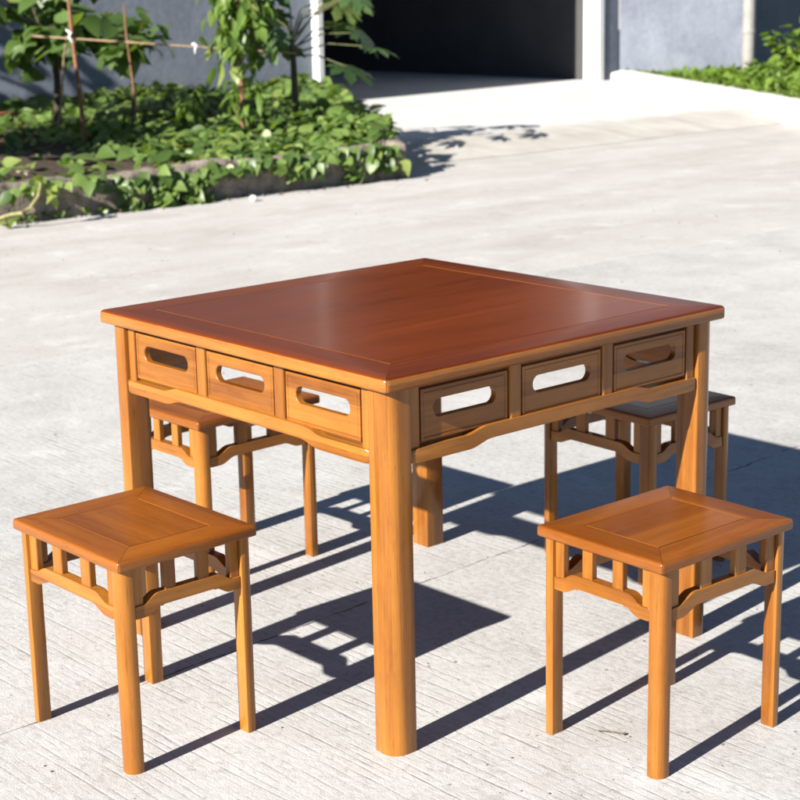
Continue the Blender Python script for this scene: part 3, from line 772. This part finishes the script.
tag(root4, 'white concrete kerb edging the driveway on the right, holding back the grass', 'kerb')
bm = bmesh.new()
poly = [K0 + Vector((.07, .12)), K0 + kd * 2.1 + Vector((.07, .12)), Vector((6, 24)), Vector((-12, 24)), Vector((-12.3, 15))]
bm.faces.new([bm.verts.new((p.x, p.y, .21)) for p in poly])
tag(link('lawn_soil', bm_mesh(bm, 'lawn_soil'), M['soil']), kind='structure')
L = Leaves(); nrm = Vector((kd.y, -kd.x)).normalized() * -1
cnt = 0
while cnt < 9000:
    t_ = random.uniform(.0, 1.6); dd = random.random() ** 1.6 * 4.2; p = K0 + kd * t_ + nrm * (dd + .14)
    if p.y > 14.5 and p.x < -10.3: continue
    if p.y > 14.6 + (p.x + 10.3) * -3.8 and p.x < -10.25: continue
    hh = (.10 + .12 * vnoise(p.x * 2, p.y * 2)) * (.12 + .88 * sstep((t_ - .12) / .5))
    if t_ < .35 and random.random() > .25 + t_ * 2: continue
    for j in range(2):
        L.add('lance' if random.random() < .75 else 'ovate', (p.x, p.y, .21 + (0 if j == 0 else random.random() * hh)), random.uniform(0, 6.28), random.gauss(.7, .35), random.gauss(0, .4), random.uniform(.06, .17) * (.45 + .55 * sstep((t_ - .1) / .5)), min(1, max(0, random.gauss(.25 + .5 * vnoise(p.x * 3, p.y * 3.7), .28))))
    cnt += 1
tag(link('grass', L.mesh('grass'), M['leaf_grass']), kind='stuff')
g1 = at(812, 62, 19.0)
shrub('garden_bush', (g1.x, g1.y, .2), 16, .50, .10, .66, 380, 'ovate', .15, 'rounded light green bush growing on the grass at the right border', 'bush', M['leaf_grass'], .02, droop=.1)
g2 = at(762, 78, 18.6)
shrub('garden_bush', (g2.x, g2.y, .2), 9, .26, .08, .26, 130, 'ovate', .10, 'low weed clump on the grass just right of the drain pipe', 'bush', M['leaf_grass'], .008, droop=.2)

# ------------------------------------------------------------------ bits on the concrete
a = on_z(598, 732, 0); b = on_z(624, 735.5, 0)
bm = bmesh.new(); tube_bm(bm, [(0, 0, .003), Vector((b.x - a.x, b.y - a.y, 0)) * .5 + Vector((0, .002, .004)), (b.x - a.x, b.y - a.y, .003)], [.0012, .0016, .0014], 6)
bmesh.ops.create_icosphere(bm, subdivisions=1, radius=.0038, matrix=Matrix.Translation((b.x - a.x, b.y - a.y, .004)))
tag(link('twig', bm_mesh(bm, 'twig', True), M['twig'], None, (a.x, a.y, 0)), 'thin grey twig with a dark tip lying on the concrete by the right stool', 'twig')

# loose grit and dead leaf scraps swept on to the slab and against the edging: uncountable
bm = bmesh.new()
for k in range(420):
    if k < 230: x, y, r = random.uniform(-1.4, 1.5), random.uniform(-1.3, 2.2), random.uniform(.0012, .0030)
    elif k < 330: x, y, r = -6.87 + abs(random.gauss(0, .07)), random.uniform(2.6, 6.1), random.uniform(.004, .016)
    else: x, y, r = random.uniform(-6.5, -1.5), random.uniform(0, 6), random.uniform(.002, .006)
    mm = Matrix.Translation((x, y, r * .45)) @ Matrix.Rotation(random.uniform(0, 6.28), 4, 'Z') @ Matrix.Diagonal((1, random.uniform(.5, .9), random.uniform(.4, .7), 1))
    bmesh.ops.create_icosphere(bm, subdivisions=1, radius=r, matrix=mm)
tag(link('grit', bm_mesh(bm, 'grit'), M['twig']), kind='stuff')
